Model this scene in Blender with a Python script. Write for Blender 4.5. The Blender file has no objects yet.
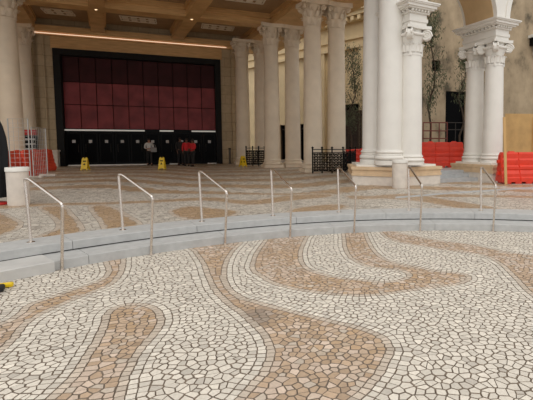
import bpy, bmesh, math, random, time
import numpy as np
from mathutils import Vector, Matrix
from mathutils.geometry import delaunay_2d_cdt
random.seed(7); rng = np.random.default_rng(7)
T0 = time.time()
SC = bpy.context.scene; COL = SC.collection
PI = math.pi; R = math.radians
FPX = 430.0; PX0, PY0 = 352.5, 177.0; TH = math.atan(33/430); CAMH = 1.61; U = 0.26
def ray(px, py):
    u = (px-PX0)/FPX; v = (PY0-py)/FPX
    return Vector((u, math.cos(TH)+v*math.sin(TH), -math.sin(TH)+v*math.cos(TH)))
def W(px, py, z=U):
    d = ray(px, py); t = (z-CAMH)/d.z
    return Vector((d.x*t, d.y*t, z))
# ---------------------------------------------------------------- materials
def lin(c):
    return tuple(((x/255)/12.92 if x/255 <= .04045 else ((x/255+.055)/1.055)**2.4) for x in c)
def mat(name, rgb, rough=.6, metal=0, var=.0, scale=6, bump=0, emit=None, es=0, detail=4, spec=.5, var2=None):
    m = bpy.data.materials.new(name); m.use_nodes = True
    nt = m.node_tree; b = nt.nodes['Principled BSDF']
    c = lin(rgb)
    b.inputs['Base Color'].default_value = (*c, 1); b.inputs['Roughness'].default_value = rough
    b.inputs['Metallic'].default_value = metal; b.inputs['Specular IOR Level'].default_value = spec
    if var or bump:
        tc = nt.nodes.new('ShaderNodeTexCoord'); n = nt.nodes.new('ShaderNodeTexNoise')
        n.inputs['Scale'].default_value = scale; n.inputs['Detail'].default_value = detail
        nt.links.new(tc.outputs['Object'], n.inputs['Vector'])
        if var:
            r = nt.nodes.new('ShaderNodeValToRGB')
            r.color_ramp.elements[0].position = .3; r.color_ramp.elements[1].position = .7
            d = lin(var2) if var2 else tuple(x*(1-var) for x in c)
            r.color_ramp.elements[0].color = (*d, 1)
            r.color_ramp.elements[1].color = (*[min(1, x*(1+var*.4)) for x in c], 1)
            nt.links.new(n.outputs['Fac'], r.inputs['Fac']); nt.links.new(r.outputs['Color'], b.inputs['Base Color'])
        if bump:
            bp = nt.nodes.new('ShaderNodeBump'); bp.inputs['Strength'].default_value = bump; bp.inputs['Distance'].default_value = .02
            nt.links.new(n.outputs['Fac'], bp.inputs['Height']); nt.links.new(bp.outputs['Normal'], b.inputs['Normal'])
    if emit:
        b.inputs['Emission Color'].default_value = (*lin(emit), 1); b.inputs['Emission Strength'].default_value = es
    return m
def brickmat(name, c1, c2, mortar, bw, bh, rough=.7, msize=.01, off=.5):
    m = mat(name, c1, rough); nt = m.node_tree; b = nt.nodes['Principled BSDF']
    tc = nt.nodes.new('ShaderNodeTexCoord'); mp = nt.nodes.new('ShaderNodeMapping')
    sx = nt.nodes.new('ShaderNodeSeparateXYZ'); cx = nt.nodes.new('ShaderNodeCombineXYZ'); ad = nt.nodes.new('ShaderNodeMath')
    nt.links.new(tc.outputs['Object'], sx.inputs[0])
    nt.links.new(sx.outputs['X'], ad.inputs[0]); nt.links.new(sx.outputs['Y'], ad.inputs[1])
    nt.links.new(ad.outputs[0], cx.inputs['X']); nt.links.new(sx.outputs['Z'], cx.inputs['Y'])
    br = nt.nodes.new('ShaderNodeTexBrick'); br.offset = off
    for k, v in (('Color1', c1), ('Color2', c2), ('Mortar', mortar)): br.inputs[k].default_value = (*lin(v), 1)
    br.inputs['Scale'].default_value = 1; br.inputs['Brick Width'].default_value = bw; br.inputs['Row Height'].default_value = bh
    br.inputs['Mortar Size'].default_value = msize
    nt.links.new(cx.outputs[0], br.inputs['Vector'])
    n = nt.nodes.new('ShaderNodeTexNoise'); n.inputs['Scale'].default_value = 5; n.inputs['Detail'].default_value = 5
    nt.links.new(tc.outputs['Object'], n.inputs['Vector'])
    mx = nt.nodes.new('ShaderNodeMix'); mx.data_type = 'RGBA'; mx.blend_type = 'MULTIPLY'; mx.inputs[0].default_value = .35
    nt.links.new(br.outputs['Color'], mx.inputs[6]); nt.links.new(n.outputs['Fac'], mx.inputs[7])
    nt.links.new(mx.outputs[2], b.inputs['Base Color'])
    return m
def stuccomat():
    m = mat('stucco_weathered', (170, 150, 122), .9); nt = m.node_tree; b = nt.nodes['Principled BSDF']
    tc = nt.nodes.new('ShaderNodeTexCoord')
    mp = nt.nodes.new('ShaderNodeMapping'); mp.inputs['Scale'].default_value = (.6, .6, .4)
    nt.links.new(tc.outputs['Object'], mp.inputs[0])
    n = nt.nodes.new('ShaderNodeTexNoise'); n.inputs['Scale'].default_value = 1.6; n.inputs['Detail'].default_value = 9; n.inputs['Roughness'].default_value = .62
    nt.links.new(mp.outputs[0], n.inputs['Vector'])
    r = nt.nodes.new('ShaderNodeValToRGB'); e = r.color_ramp.elements
    e[0].position = .33; e[0].color = (*lin((92, 82, 66)), 1)
    e[1].position = .62; e[1].color = (*lin((180, 160, 132)), 1)
    x = e.new(.46); x.color = (*lin((158, 140, 114)), 1)
    nt.links.new(n.outputs['Fac'], r.inputs['Fac']); nt.links.new(r.outputs['Color'], b.inputs['Base Color'])
    return m
def stonemat(name, rough):
    m = mat(name, (200, 190, 170), rough); nt = m.node_tree; b = nt.nodes['Principled BSDF']
    a = nt.nodes.new('ShaderNodeAttribute'); a.attribute_name = 'stone'
    tc = nt.nodes.new('ShaderNodeTexCoord'); n = nt.nodes.new('ShaderNodeTexNoise'); n.inputs['Scale'].default_value = 45; n.inputs['Detail'].default_value = 3
    nt.links.new(tc.outputs['Object'], n.inputs['Vector'])
    r = nt.nodes.new('ShaderNodeMapRange'); r.inputs['From Min'].default_value = .25; r.inputs['From Max'].default_value = .75
    r.inputs['To Min'].default_value = .86; r.inputs['To Max'].default_value = 1.1
    nt.links.new(n.outputs['Fac'], r.inputs['Value'])
    v = nt.nodes.new('ShaderNodeVectorMath'); v.operation = 'SCALE'
    nt.links.new(a.outputs['Color'], v.inputs[0]); nt.links.new(r.outputs[0], v.inputs['Scale'])
    nt.links.new(v.outputs[0], b.inputs['Base Color'])
    return m
M = dict(
 stone=stonemat('mosaic_stone', 0.62), stone_up=stonemat('mosaic_stone_polished', .42),
 grout=mat('grout', (134, 120, 105), .95, var=.3, scale=14),
 granite=mat('granite', (182, 182, 180), .6, var=.12, scale=9, bump=.1, detail=8),
 granite_wet=mat('granite_light', (194, 192, 188), .5, var=.14, scale=4, detail=8),
 nosing_shade=mat('joint_and_nosing_shade', (58, 56, 54), .9),
 steel=mat('brushed_steel', (222, 214, 206), .27, metal=1.0),
 white=mat('white_painted_stone', (234, 230, 222), .5, var=.05, scale=2),
 cream=mat('cream_stone', (236, 220, 196), .6, var=.10, scale=1.5),
 tan=mat('tan_cap_stone', (216, 188, 152), .6, var=.12, scale=5),
 plinth=mat('plinth_stone', (220, 210, 198), .65, var=.12, scale=5),
 soffit=mat('tan_plaster', (204, 174, 132), .85, var=.10, scale=2),
 wood=None, travertine=brickmat('travertine_blocks', (206, 184, 148), (194, 172, 136), (150, 130, 100), 1.5, .62, .6),
 black=mat('black_metal', (10, 10, 11), .45, spec=.12), blackmat=mat('black_matte', (9, 9, 10), .8),
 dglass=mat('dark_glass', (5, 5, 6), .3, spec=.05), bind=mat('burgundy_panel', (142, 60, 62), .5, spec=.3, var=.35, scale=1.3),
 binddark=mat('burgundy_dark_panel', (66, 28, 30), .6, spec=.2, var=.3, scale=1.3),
 strip=mat('warm_light_strip', (255, 215, 170), .5, emit=(255, 222, 195), es=.8),
 lamp=mat('downlight_lens', (255, 240, 210), .4, emit=(255, 220, 175), es=3),
 alu=mat('pale_aluminium', (235, 232, 226), .5, metal=0, emit=(200, 198, 190), es=.0),
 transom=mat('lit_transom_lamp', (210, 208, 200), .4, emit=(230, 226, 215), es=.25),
 grille=mat('white_vent_grille', (240, 230, 212), .6), paper=mat('white_paper', (196, 194, 192), .8, emit=None),
 yellow=mat('yellow_plastic', (232, 196, 22), .4, var=.08, scale=8), orange=mat('orange_red_plastic', (224, 58, 32), .42, var=.14, scale=3),
 orange2=mat('orange_plastic_faded', (226, 78, 48), .5, var=.16, scale=3),
 rust=mat('rust_red_metal', (118, 58, 46), .6), stucco=stuccomat(),
 ply=mat('plywood', (196, 160, 104), .75, var=.2, scale=2.5, detail=8), batten=mat('pine_batten', (204, 164, 108), .7),
 bark=mat('bark', (70, 58, 46), .9), leaf=mat('dull_green_leaf', (96, 102, 74), .8, var=.45, scale=3),
 facade=mat('cream_facade_stone', (212, 190, 150), .8, var=.12, scale=1.2), facade2=mat('pale_upper_panels', (226, 226, 220), .8),
 dwood=mat('dark_timber_hoarding', (62, 50, 42), .8, var=.3, scale=4),
 cloth=mat('black_cloth', (26, 27, 30), .9, var=.25, scale=6), red=mat('red_cloth', (206, 36, 42), .8, var=.15, scale=8),
 wcloth=mat('white_cloth', (200, 198, 196), .85), greyc=mat('grey_cloth', (140, 138, 136), .85), dgrey=mat('charcoal_cloth', (40, 38, 38), .9),
 skin=mat('skin', (170, 122, 98), .55), hair=mat('dark_hair', (24, 18, 15), .7), skin2=mat('deep_skin', (104, 70, 52), .55),
 wire=mat('galvanised_wire', (196, 194, 190), .5, metal=.3), redsig=mat('red_sign', (190, 40, 36), .6), rubber=mat('black_rubber', (24, 25, 27), .7),
 bluegrey=mat('blue_grey_granite', (178, 180, 180), .55, var=.15, scale=5), asphalt=mat('far_paving', (150, 138, 120), .8, var=.15, scale=2),
)
def woodmat():
    m = mat('warm_coffer_wood', (200, 160, 108), .5); nt = m.node_tree; b = nt.nodes['Principled BSDF']
    tc = nt.nodes.new('ShaderNodeTexCoord'); mp = nt.nodes.new('ShaderNodeMapping'); mp.inputs['Scale'].default_value = (.6, .6, 7)
    nt.links.new(tc.outputs['Object'], mp.inputs[0])
    n = nt.nodes.new('ShaderNodeTexNoise'); n.inputs['Scale'].default_value = 2.5; n.inputs['Detail'].default_value = 6
    nt.links.new(mp.outputs[0], n.inputs['Vector'])
    r = nt.nodes.new('ShaderNodeValToRGB'); e = r.color_ramp.elements
    e[0].position = .3; e[0].color = (*lin((196, 154, 100)), 1); e[1].position = .7; e[1].color = (*lin((226, 184, 126)), 1)
    nt.links.new(n.outputs['Fac'], r.inputs['Fac']); nt.links.new(r.outputs['Color'], b.inputs['Base Color'])
    return m
M['rust_dark'] = mat('dark_bronze', (60, 56, 52), .45, metal=.5); M['wood'] = woodmat()
M['wood_dark'] = mat('coffer_panel', (170, 140, 104), .6, var=.15, scale=2)
# ---------------------------------------------------------------- mesh builder
class MB:
    def __init__(s): s.v = []; s.f = []; s.mi = []
    def add(s, vs, fs, mi=0, X=None):
        o = len(s.v)
        s.v += [tuple(X @ Vector(p)) if X else tuple(p) for p in vs]
        s.f += [tuple(i+o for i in f) for f in fs]; s.mi += [mi]*len(fs); return s
    def box(s, c, d, X=None, mi=0, rz=0):
        x, y, z = d[0]/2, d[1]/2, d[2]/2
        vs = [Vector((i*x, j*y, k*z)) for i in (-1, 1) for j in (-1, 1) for k in (-1, 1)]
        Rm = Matrix.Rotation(rz, 3, 'Z')
        vs = [Rm @ v + Vector(c) for v in vs]
        return s.add(vs, [(0, 1, 3, 2), (4, 6, 7, 5), (0, 4, 5, 1), (2, 3, 7, 6), (0, 2, 6, 4), (1, 5, 7, 3)], mi, X)
    def bev(s, c, d, b=.01, X=None, mi=0, rz=0):   # box with chamfered vertical + top edges
        bm = bmesh.new(); bmesh.ops.create_cube(bm, size=1)
        for v in bm.verts: v.co = Vector((v.co.x*d[0], v.co.y*d[1], v.co.z*d[2]))
        bmesh.ops.bevel(bm, geom=bm.edges[:], offset=b, segments=2, affect='EDGES', profile=.5)
        Rm = Matrix.Rotation(rz, 3, 'Z'); bm.verts.index_update()
        s.add([Rm @ v.co + Vector(c) for v in bm.verts], [tuple(v.index for v in f.verts) for f in bm.faces], mi, X); bm.free(); return s
    def prism(s, pts, z0, z1, X=None, mi=0):
        n = len(pts)
        a = sum(pts[i][0]*pts[(i+1) % n][1]-pts[(i+1) % n][0]*pts[i][1] for i in range(n))
        if a < 0: pts = pts[::-1]
        vs = [(p[0], p[1], z0) for p in pts]+[(p[0], p[1], z1) for p in pts]
        fs = [tuple(range(n))[::-1], tuple(range(n, 2*n))]+[(i, (i+1) % n, n+(i+1) % n, n+i) for i in range(n)]
        return s.add(vs, fs, mi, X)
    def lathe(s, prof, n=32, X=None, mi=0, c=(0, 0)):
        vs = []; fs = []; k = len(prof)
        for i in range(n):
            a = 2*PI*i/n
            for r, z in prof: vs.append((c[0]+r*math.cos(a), c[1]+r*math.sin(a), z))
        for i in range(n):
            j = (i+1) % n
            for q in range(k-1): fs.append((i*k+q, j*k+q, j*k+q+1, i*k+q+1))
        fs.append(tuple(i*k for i in range(n))[::-1]); fs.append(tuple(i*k+k-1 for i in range(n)))
        return s.add(vs, fs, mi, X)
    def tube(s, pts, r, n=10, X=None, mi=0, cap=True):
        pts = [Vector(p) for p in pts]; vs = []; fs = []; rs = r if isinstance(r, (list, tuple)) else [r]*len(pts)
        up = None
        for i, p in enumerate(pts):
            t = (pts[min(i+1, len(pts)-1)]-pts[max(i-1, 0)]).normalized()
            if up is None:
                up = t.cross(Vector((0, 0, 1)))
                if up.length < .05: up = t.cross(Vector((1, 0, 0)))
                up.normalize()
            up = (up - t*up.dot(t)).normalized(); w = t.cross(up)
            for k in range(n):
                a = 2*PI*k/n; vs.append(p+(up*math.cos(a)+w*math.sin(a))*rs[i])
        for i in range(len(pts)-1):
            for k in range(n):
                l = (k+1) % n; fs.append((i*n+k, i*n+l, (i+1)*n+l, (i+1)*n+k))
        if cap: fs.append(tuple(range(n))[::-1]); fs.append(tuple((len(pts)-1)*n+k for k in range(n)))
        return s.add(vs, fs, mi, X)
    def build(s, name, mats, parent=None, smooth=40, loc=None, rz=0):
        me = bpy.data.meshes.new(name); me.from_pydata(s.v, [], s.f)
        for m in (mats if isinstance(mats, list) else [mats]): me.materials.append(m)
        me.polygons.foreach_set('material_index', s.mi); me.update()
        if smooth:
            me.polygons.foreach_set('use_smooth', [True]*len(me.polygons))
            try: me.set_sharp_from_angle(angle=R(smooth))
            except Exception: pass
        o = bpy.data.objects.new(name, me); COL.objects.link(o)
        if loc is not None: o.location = loc; o.rotation_euler = (0, 0, rz)
        if parent: o.parent = parent
        return o
def tag(o, label, cat, group=None, kind=None):
    if label: o['label'] = label
    if cat: o['category'] = cat
    if group: o['group'] = group
    if kind: o['kind'] = kind
    return o
def thing(name, label, cat, loc=(0, 0, 0), rz=0, group=None):
    o = bpy.data.objects.new(name, None); COL.objects.link(o); o.empty_display_size = .1
    o.location = loc; o.rotation_euler = (0, 0, rz); return tag(o, label, cat, group)
def struct(o): o['kind'] = 'structure'; return o
def dup(root, loc, rz, label=None, group=None):
    r = root.copy(); COL.objects.link(r); r.location = loc; r.rotation_euler = (0, 0, rz)
    if label: r['label'] = label
    if group: r['group'] = group
    kids = [o for o in ALLKIDS(root)]
    for ch in kids:
        c = ch.copy(); COL.objects.link(c); c.parent = r
        for g in ALLKIDS(ch):
            d = g.copy(); COL.objects.link(d); d.parent = c
    return r
def ALLKIDS(o): return [x for x in bpy.data.objects if x.parent == o]
def cat_spline(pts, step=.05, closed=True):
    P = [np.array(p[:2], float) for p in pts]; n = len(P); out = []
    for i in range(n if closed else n-1):
        p0, p1, p2, p3 = (P[(i-1) % n], P[i], P[(i+1) % n], P[(i+2) % n]) if closed else (P[max(i-1, 0)], P[i], P[i+1], P[min(i+2, n-1)])
        m = max(2, int(np.linalg.norm(p2-p1)/step))
        for k in range(m):
            t = k/m
            out.append(.5*((2*p1)+(-p0+p2)*t+(2*p0-5*p1+4*p2-p3)*t*t+(-p0+3*p1-3*p2+p3)*t**3))
    return np.array(out)
# ---------------------------------------------------------------- stone mosaic
def resample(c, s, closed=True):
    d = np.r_[c, c[:1]] if closed else c
    L = np.r_[0, np.cumsum(np.linalg.norm(np.diff(d, axis=0), axis=1))]
    n = max(4, int(L[-1]/s)); q = np.linspace(0, L[-1], n, endpoint=False)
    return np.c_[np.interp(q, L, d[:, 0]), np.interp(q, L, d[:, 1])]
def inside(P, poly):
    x, y = P[:, 0], P[:, 1]; r = np.zeros(len(P), bool); q = np.roll(poly, -1, axis=0)
    for (x0, y0), (x1, y1) in zip(poly, q):
        if y0 == y1: continue
        c = ((y0 > y) != (y1 > y)) & (x < (x1-x0)*(y-y0)/(y1-y0)+x0); r ^= c
    return r
def bdist(P, curves):
    if not len(curves): return np.full(len(P), 9.)
    B = np.vstack(curves); d = np.empty(len(P))
    for i in range(0, len(P), 1500):
        q = P[i:i+1500]; d[i:i+1500] = np.sqrt(((q[:, None, :]-B[None])**2).sum(-1).min(1))
    return d
def mosaic(name, keep, bbox, s, z, curves, brownf, colf, gap, material, rows=2, bord=True):
    """stones laid as a cellular paving: courses follow the curves, random cells elsewhere"""
    x0, y0, x1, y1 = bbox; pts = []
    def thin(A, md):
        out = {}; res = []
        for p in A:
            k = (int(p[0]//md), int(p[1]//md)); ok = True
            for a in (-1, 0, 1):
                for b in (-1, 0, 1):
                    for q in out.get((k[0]+a, k[1]+b), ()):
                        if (q[0]-p[0])**2+(q[1]-p[1])**2 < md*md: ok = False
            if ok: out.setdefault(k, []).append(p); res.append(p)
        return res
    cand = []; dense = [resample(c, s*.45) for c in curves]
    for rr in range(rows):
        for c in curves:
            q = resample(c, s*.95); t = np.roll(q, -1, 0)-np.roll(q, 1, 0); t /= np.linalg.norm(t, axis=1)[:, None]+1e-9
            nrm = np.c_[-t[:, 1], t[:, 0]]
            for sg in (-1, 1):
                p = q+nrm*sg*s*(.5+rr)+rng.normal(0, s*.05, q.shape); cand.append(p)
    if cand:
        C = np.vstack(cand); C = C[(C[:, 0] > x0) & (C[:, 0] < x1) & (C[:, 1] > y0) & (C[:, 1] < y1)]
        if len(C): pts += thin(C, s*.68)
    h = s*.92; gx = np.arange(x0, x1, s*1.06); gy = np.arange(y0, y1, h)
    G = np.array([(x+(j % 2)*s*.5, y) for j, y in enumerate(gy) for x in gx]); G += rng.uniform(-.44, .44, G.shape)*s
    if dense: G = G[bdist(G, dense) > s*(rows+.1)]
    P = np.vstack([np.array(pts).reshape(-1, 2), G]); k = keep(P, s*2.2); P = P[k]
    res = delaunay_2d_cdt([Vector(p) for p in P], [], [], 0, 1e-6)
    V = np.array([(v.x, v.y) for v in res[0]]); F = np.array([f for f in res[2] if len(f) == 3])
    A, B, C = V[F[:, 0]], V[F[:, 1]], V[F[:, 2]]
    D = 2*(A[:, 0]*(B[:, 1]-C[:, 1])+B[:, 0]*(C[:, 1]-A[:, 1])+C[:, 0]*(A[:, 1]-B[:, 1])); D[abs(D) < 1e-12] = 1e-12
    a2, b2, c2 = (A**2).sum(1), (B**2).sum(1), (C**2).sum(1)
    CC = np.c_[(a2*(B[:, 1]-C[:, 1])+b2*(C[:, 1]-A[:, 1])+c2*(A[:, 1]-B[:, 1]))/D, (a2*(C[:, 0]-B[:, 0])+b2*(A[:, 0]-C[:, 0])+c2*(B[:, 0]-A[:, 0]))/D]
    rings = [[] for _ in V]
    for i, f in enumerate(F):
        for v in f: rings[v].append(i)
    kk = keep(V, 0); br = brownf(V); bd = bdist(V, dense) if dense else np.full(len(V), 9.)
    cols = colf(V, br, bd, s)
    vs = []; fs = []; mi = []; fc = []
    for i, rg in enumerate(rings):
        if not kk[i] or len(rg) < 3: continue
        c = CC[rg]; d = c-V[i]
        if np.abs(d).max() > s*1.6: continue
        c = c[np.argsort(np.arctan2(d[:, 1], d[:, 0]))]
        m = c.mean(0); n = len(c); rad = np.linalg.norm(c-m, axis=1).mean()
        ins = m+(c-m)*max(.4, 1-gap*random.uniform(.75, 1.35)/rad); o = len(vs)
        top = z+random.uniform(-.0015, .0015)
        vs += [(p[0], p[1], top) for p in ins]+[(p[0], p[1], z-.009) for p in c]
        fs.append(tuple(range(o, o+n))); mi.append(0); fc.append((n, cols[i]))
        for q in range(n):
            w = (q+1) % n; fs.append((o+q, o+n+q, o+n+w, o+w)); mi.append(1); fc.append((4, cols[i]))
    me = bpy.data.meshes.new(name); me.from_pydata(vs, [], fs); me.materials.append(material); me.materials.append(M['grout'])
    me.polygons.foreach_set('material_index', mi)
    at = me.color_attributes.new('stone', 'FLOAT_COLOR', 'CORNER')
    arr = np.ones((len(me.loops), 4), np.float32); k = 0
    reps = np.array([a for a, _ in fc]); cc = np.array([b for _, b in fc])
    arr[:, :3] = np.repeat(cc, reps, axis=0); at.data.foreach_set('color', arr.ravel())
    me.update(); o = bpy.data.objects.new(name, me); COL.objects.link(o)
    print(name, len(fc), round(time.time()-T0, 1)); return o
WH = np.array(lin((214, 206, 193))); GR = np.array(lin((170, 162, 152))); BR = np.array(lin((182, 157, 132))); BR2 = np.array(lin((202, 182, 164)))
BO = np.array(lin((196, 182, 166))); OC = np.array(lin((180, 147, 108))); DK = np.array(lin((122, 112, 104)))
STAIN = [np.array(W(262, 318, 0)[:2]), np.array(W(258, 312, 0)[:2])]
OCH = [W(110, 285, 0), W(60, 303, 0), W(215, 262, 0), W(320, 284, 0), W(410, 278, 0), W(145, 318, 0), W(280, 305, 0), W(375, 338, 0), W(290, 255, 0), W(358, 245, 0)]
def colf(V, br, bd, s):
    n = len(V); t = rng.uniform(0, 1, n)[:, None]; j = rng.normal(1, .075, n)[:, None]
    w = WH*(1-.0*t); w = np.where(t > .94, GR*.5+WH*.5, w); b = np.where(t > .6, BR2, BR); b = np.where(t < .1, BO, b)
    for o in OCH:
        d = np.linalg.norm(V-np.array(o[:2]), axis=1); f = np.clip(1-d/(.75), 0, 1)[:, None]*(rng.uniform(0, 1, n)[:, None] > .35)
        b = b*(1-f*.6)+OC*f*.6
    inb = (bd < s*1.0)[:, None]; b = np.where(inb, BO, b)
    c = np.where(br[:, None], b, w)
    for q in STAIN:
        f = np.clip(1.15-np.linalg.norm(V-q, axis=1)/.16, 0, 1)[:, None]*rng.uniform(.5, 1, n)[:, None]; c = c*(1-f)+DK*f
    return np.clip(c*j, 0, 1)
AC = np.array((1.74, .66)); RB, RD, RP = 7.27, 7.72, 8.32
def poly(px, z, cl=True): return cat_spline([W(x, y, z) for x, y in px], .04, cl)
LP = [
 [(102,256),(104,264),(106,272),(98,280),(75,288),(52,296),(28,304),(16,314),(2,322),(-25,330),(-60,345),(-60,400),(-25,372),(0,354),(18,338),(30,323),(48,312),(70,302),(95,292),(115,283),(124,272),(126,262),(124,252)],
 [(30,415),(45,400),(70,375),(83,355),(93,340),(100,325),(104,314),(113,307),(130,303),(148,304),(160,309),(165,319),(160,331),(148,345),(138,360),(130,378),(124,400),(118,430),(60,440)],
 [(190,244),(193,252),(200,262),(205,275),(211,289),(222,301),(236,312),(250,324),(262,338),(266,352),(262,368),(250,382),(238,396),(222,415),(240,440),(330,440),(352,408),(368,393),(382,376),(391,360),(394,349),(388,338),(372,330),(350,324),(325,318),(300,312),(280,307),(262,302),(245,297),(232,288),(227,276),(228,264),(234,252),(244,241),(246,234)],
 [(270,230),(264,240),(257,249),(252,258),(250,269),(258,276),(270,283),(290,289),(315,293),(345,296),(375,296),(405,292),(435,288),(458,285),(471,280),(469,275),(455,272),(435,270),(412,265),(395,262),(382,256),(373,246),(367,233),(366,227),(343,227),(342,238),(343,248),(349,258),(364,266),(382,269),(400,271),(407,275),(400,279),(385,281),(360,279),(335,276),(313,270),(304,262),(303,251),(307,240),(310,230)],
 [(376,226),(383,236),(396,242),(420,246),(450,251),(480,255),(497,263),(512,277),(524,290),(537,300),(570,325),(600,300),(560,261),(533,255),(510,252),(490,248),(470,244),(440,240),(412,235),(396,231),(388,226)],
]
LC = [poly(p, 0) for p in LP]
def brown_low(P):
    r = np.zeros(len(P), bool)
    for c in LC: r |= inside(P, c)
    return r
def cone(P, m):    # generous wedge of ground in front of the viewpoint
    return (P[:, 0] > -.88*P[:, 1]-1.2-m) & (P[:, 0] < .48*P[:, 1]+1.2+m) & (P[:, 1] > 1.6-m)
def rad(P): return np.linalg.norm(P-AC, axis=1)
def keep_low(P, m): return cone(P, m) & (rad(P) < RB+.12+m)
fl = mosaic('floor', keep_low, (-8.6, 1.4, 5.6, 8.4), .067, 0, LC, brown_low, colf, .0068, M['stone'], 2)
struct(fl)
UP = [
 [(-40,212),(0,212),(14,217),(24,223),(18,230),(0,236),(-30,242)],
 [(38,207),(64,206),(75,215),(84,226),(82,232),(60,238),(36,242),(24,243),(44,233),(55,228),(52,219)],
 [(88,207),(105,205),(118,208),(130,215),(140,221),(143,227),(125,231),(106,234),(98,222)],
 [(168,211),(190,206),(215,208),(240,211),(232,217),(210,220),(182,219)],
 [(255,218),(280,214),(295,208),(330,204),(350,206),(330,213),(290,220),(262,223)],
 [(0,205),(50,203),(100,202),(150,200),(210,197),(250,200),(290,195),(330,194),(330,197),(290,201),(250,205),(205,201),(150,203),(100,205),(50,206),(0,209)],
 [(345,192),(380,191),(410,193),(445,199),(485,205),(515,212),(490,214),(455,208),(420,202),(385,199),(350,199)],
]
UC = [poly(p, U) for p in UP]
def brown_up(P):
    r = np.zeros(len(P), bool)
    for c in UC: r |= inside(P, c)
    X_ = P[:, 0]+.2*P[:, 1]; far = P[:, 1]+.10*X_ > 11.4
    ph = np.sin(2*PI*(P[:, 1]/2.35+.50*np.sin(X_*.62+P[:, 1]*.10+.6)+.10*np.sin(X_*1.5)))
    return np.where(far, ph > .05, r)
BR_U = BR
def colf_up(V, br, bd, s):
    n = len(V); t = rng.uniform(0, 1, n)[:, None]; j = rng.normal(1, .09, n)[:, None]
    w = np.where(t > .85, GR, WH*.88); b = np.where(t > .8, BR, OC*.8+WH*.12); b = np.where((bd < s)[:, None], BO, b)
    return np.clip(np.where(br[:, None], b, w)*j*.93, 0, 1)
SPL = 12.0
mosaic('floor', lambda P, m: cone(P, m) & (rad(P) > RP-.14-m) & (P[:, 1] < SPL+m), (-12.2, 3, 7.2, SPL+.3), .085, U, UC, brown_up, colf_up, .0042, M['stone_up'], 1)
struct(bpy.data.objects['floor.001'])
mosaic('floor', lambda P, m: cone(P, m) & (P[:, 1] > SPL-.06-m) & (P[:, 1] < 31+m), (-28.6, SPL-.5, 11, 31.4), .2, U, [], brown_up, colf_up, .006, M['stone_up'], 1)
struct(bpy.data.objects['floor.002'])
# base slabs below / around the mosaic
m = MB(); m.box((0, 0, -.06), (60, 30, .1)); struct(m.build('ground', M['asphalt'], smooth=0))
def ring(r0, r1, z0, z1, a0, a1, n=90, mb=None):
    mb = mb or MB(); vs = []; fs = []
    for i in range(n+1):
        a = a0+(a1-a0)*i/n; c, s_ = math.cos(a), math.sin(a)
        for r, z in ((r0, z0), (r1, z0), (r1, z1), (r0, z1)): vs.append((AC[0]+r*c, AC[1]+r*s_, z))
    for i in range(n):
        for k in range(4): l = (k+1) % 4; fs.append((i*4+k, i*4+l, (i+1)*4+l, (i+1)*4+k))
    fs += [(0, 1, 2, 3), tuple(n*4+k for k in (3, 2, 1, 0))]
    return mb.add(vs, fs)
A0, A1 = R(15), R(165)
# upper terrace base under the mosaic
pts = [(AC[0]+(RP-.3)*math.cos(a), AC[1]+(RP-.3)*math.sin(a)) for a in np.linspace(R(8), R(175), 60)]
pts = [(40, pts[0][1])]+pts+[(-40, pts[-1][1]), (-40, 60), (40, 60)]
m = MB(); m.prism(pts, -.02, U-.0085); struct(m.build('ground', M['grout'], smooth=0))
# granite steps: separate kerb stones with open joints
def steps(r0, r1, z0, z1, seg, ph, bevel=.012):
    mb = MB(); a = A0+ph; da = seg/r0; g = .0035/r0
    prof = [(r0, z0), (r1, z0), (r1, z1), (r0+bevel, z1), (r0+bevel*.3, z1-bevel*.3), (r0, z1-bevel)]
    while a < A1:
        n = 6; vs = []; fs = []; K = len(prof)
        for i in range(n+1):
            t = a+g+(da-2*g)*i/n
            for r, z in prof: vs.append((AC[0]+r*math.cos(t), AC[1]+r*math.sin(t), z))
        for i in range(n):
            for k in range(K): l = (k+1) % K; fs.append((i*K+k, i*K+l, (i+1)*K+l, (i+1)*K+k))
        fs += [tuple(range(K)), tuple(n*K+k for k in range(K))[::-1]]
        mb.add(vs, fs); a += da
    return mb
struct(steps(RB, RD+.08, -.005, .128, 1.9, .03).build('step', M['granite'], smooth=0))
ringm = ring(RD+.035, RP-.25, .0, .205, A0, A1); struct(ringm.build('step', M['nosing_shade'], smooth=0))  # dark ring paints the shadow line under the nosing and backs the joints
struct(steps(RD+.0, RP, .146, U+.003, 1.75, .09).build('step', M['granite'], smooth=0))
# projecting kerb block at the left end of the lower step
kb = W(54, 271.5, 0); a0 = math.atan2(kb.y-AC[1], kb.x-AC[0])
m = MB(); vs = []; fs = []; n = 8
for i in range(n+1):
    t = a0+(1.35/RB)*i/n
    for r, z in ((RB-.07, 0), (RD+.0, 0), (RD+.0, .137), (RB-.06, .137), (RB-.07, .127)): vs.append((AC[0]+r*math.cos(t), AC[1]+r*math.sin(t), z))
for i in range(n):
    for k in range(5): l = (k+1) % 5; fs.append((i*5+k, i*5+l, (i+1)*5+l, (i+1)*5+k))
fs += [tuple(range(5)), tuple(n*5+k for k in range(5))[::-1]]
m.add(vs, fs); tag(m.build('kerb_block', M['granite_wet'], smooth=0), 'pale granite block jutting forward at the left end of the lower step', 'kerb stone')
# flush granite band on the right of the upper plaza
band = cat_spline([W(395, 198.5), W(450, 194), W(500, 190.5), W(545, 187.5)], .2, False); b2 = band+np.array((.06, .36))
m = MB(); m.prism([tuple(p) for p in band]+[tuple(p) for p in b2[::-1]], U-.006, U+.004); struct(m.build('trim_1', M['bluegrey'], smooth=0))
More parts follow.
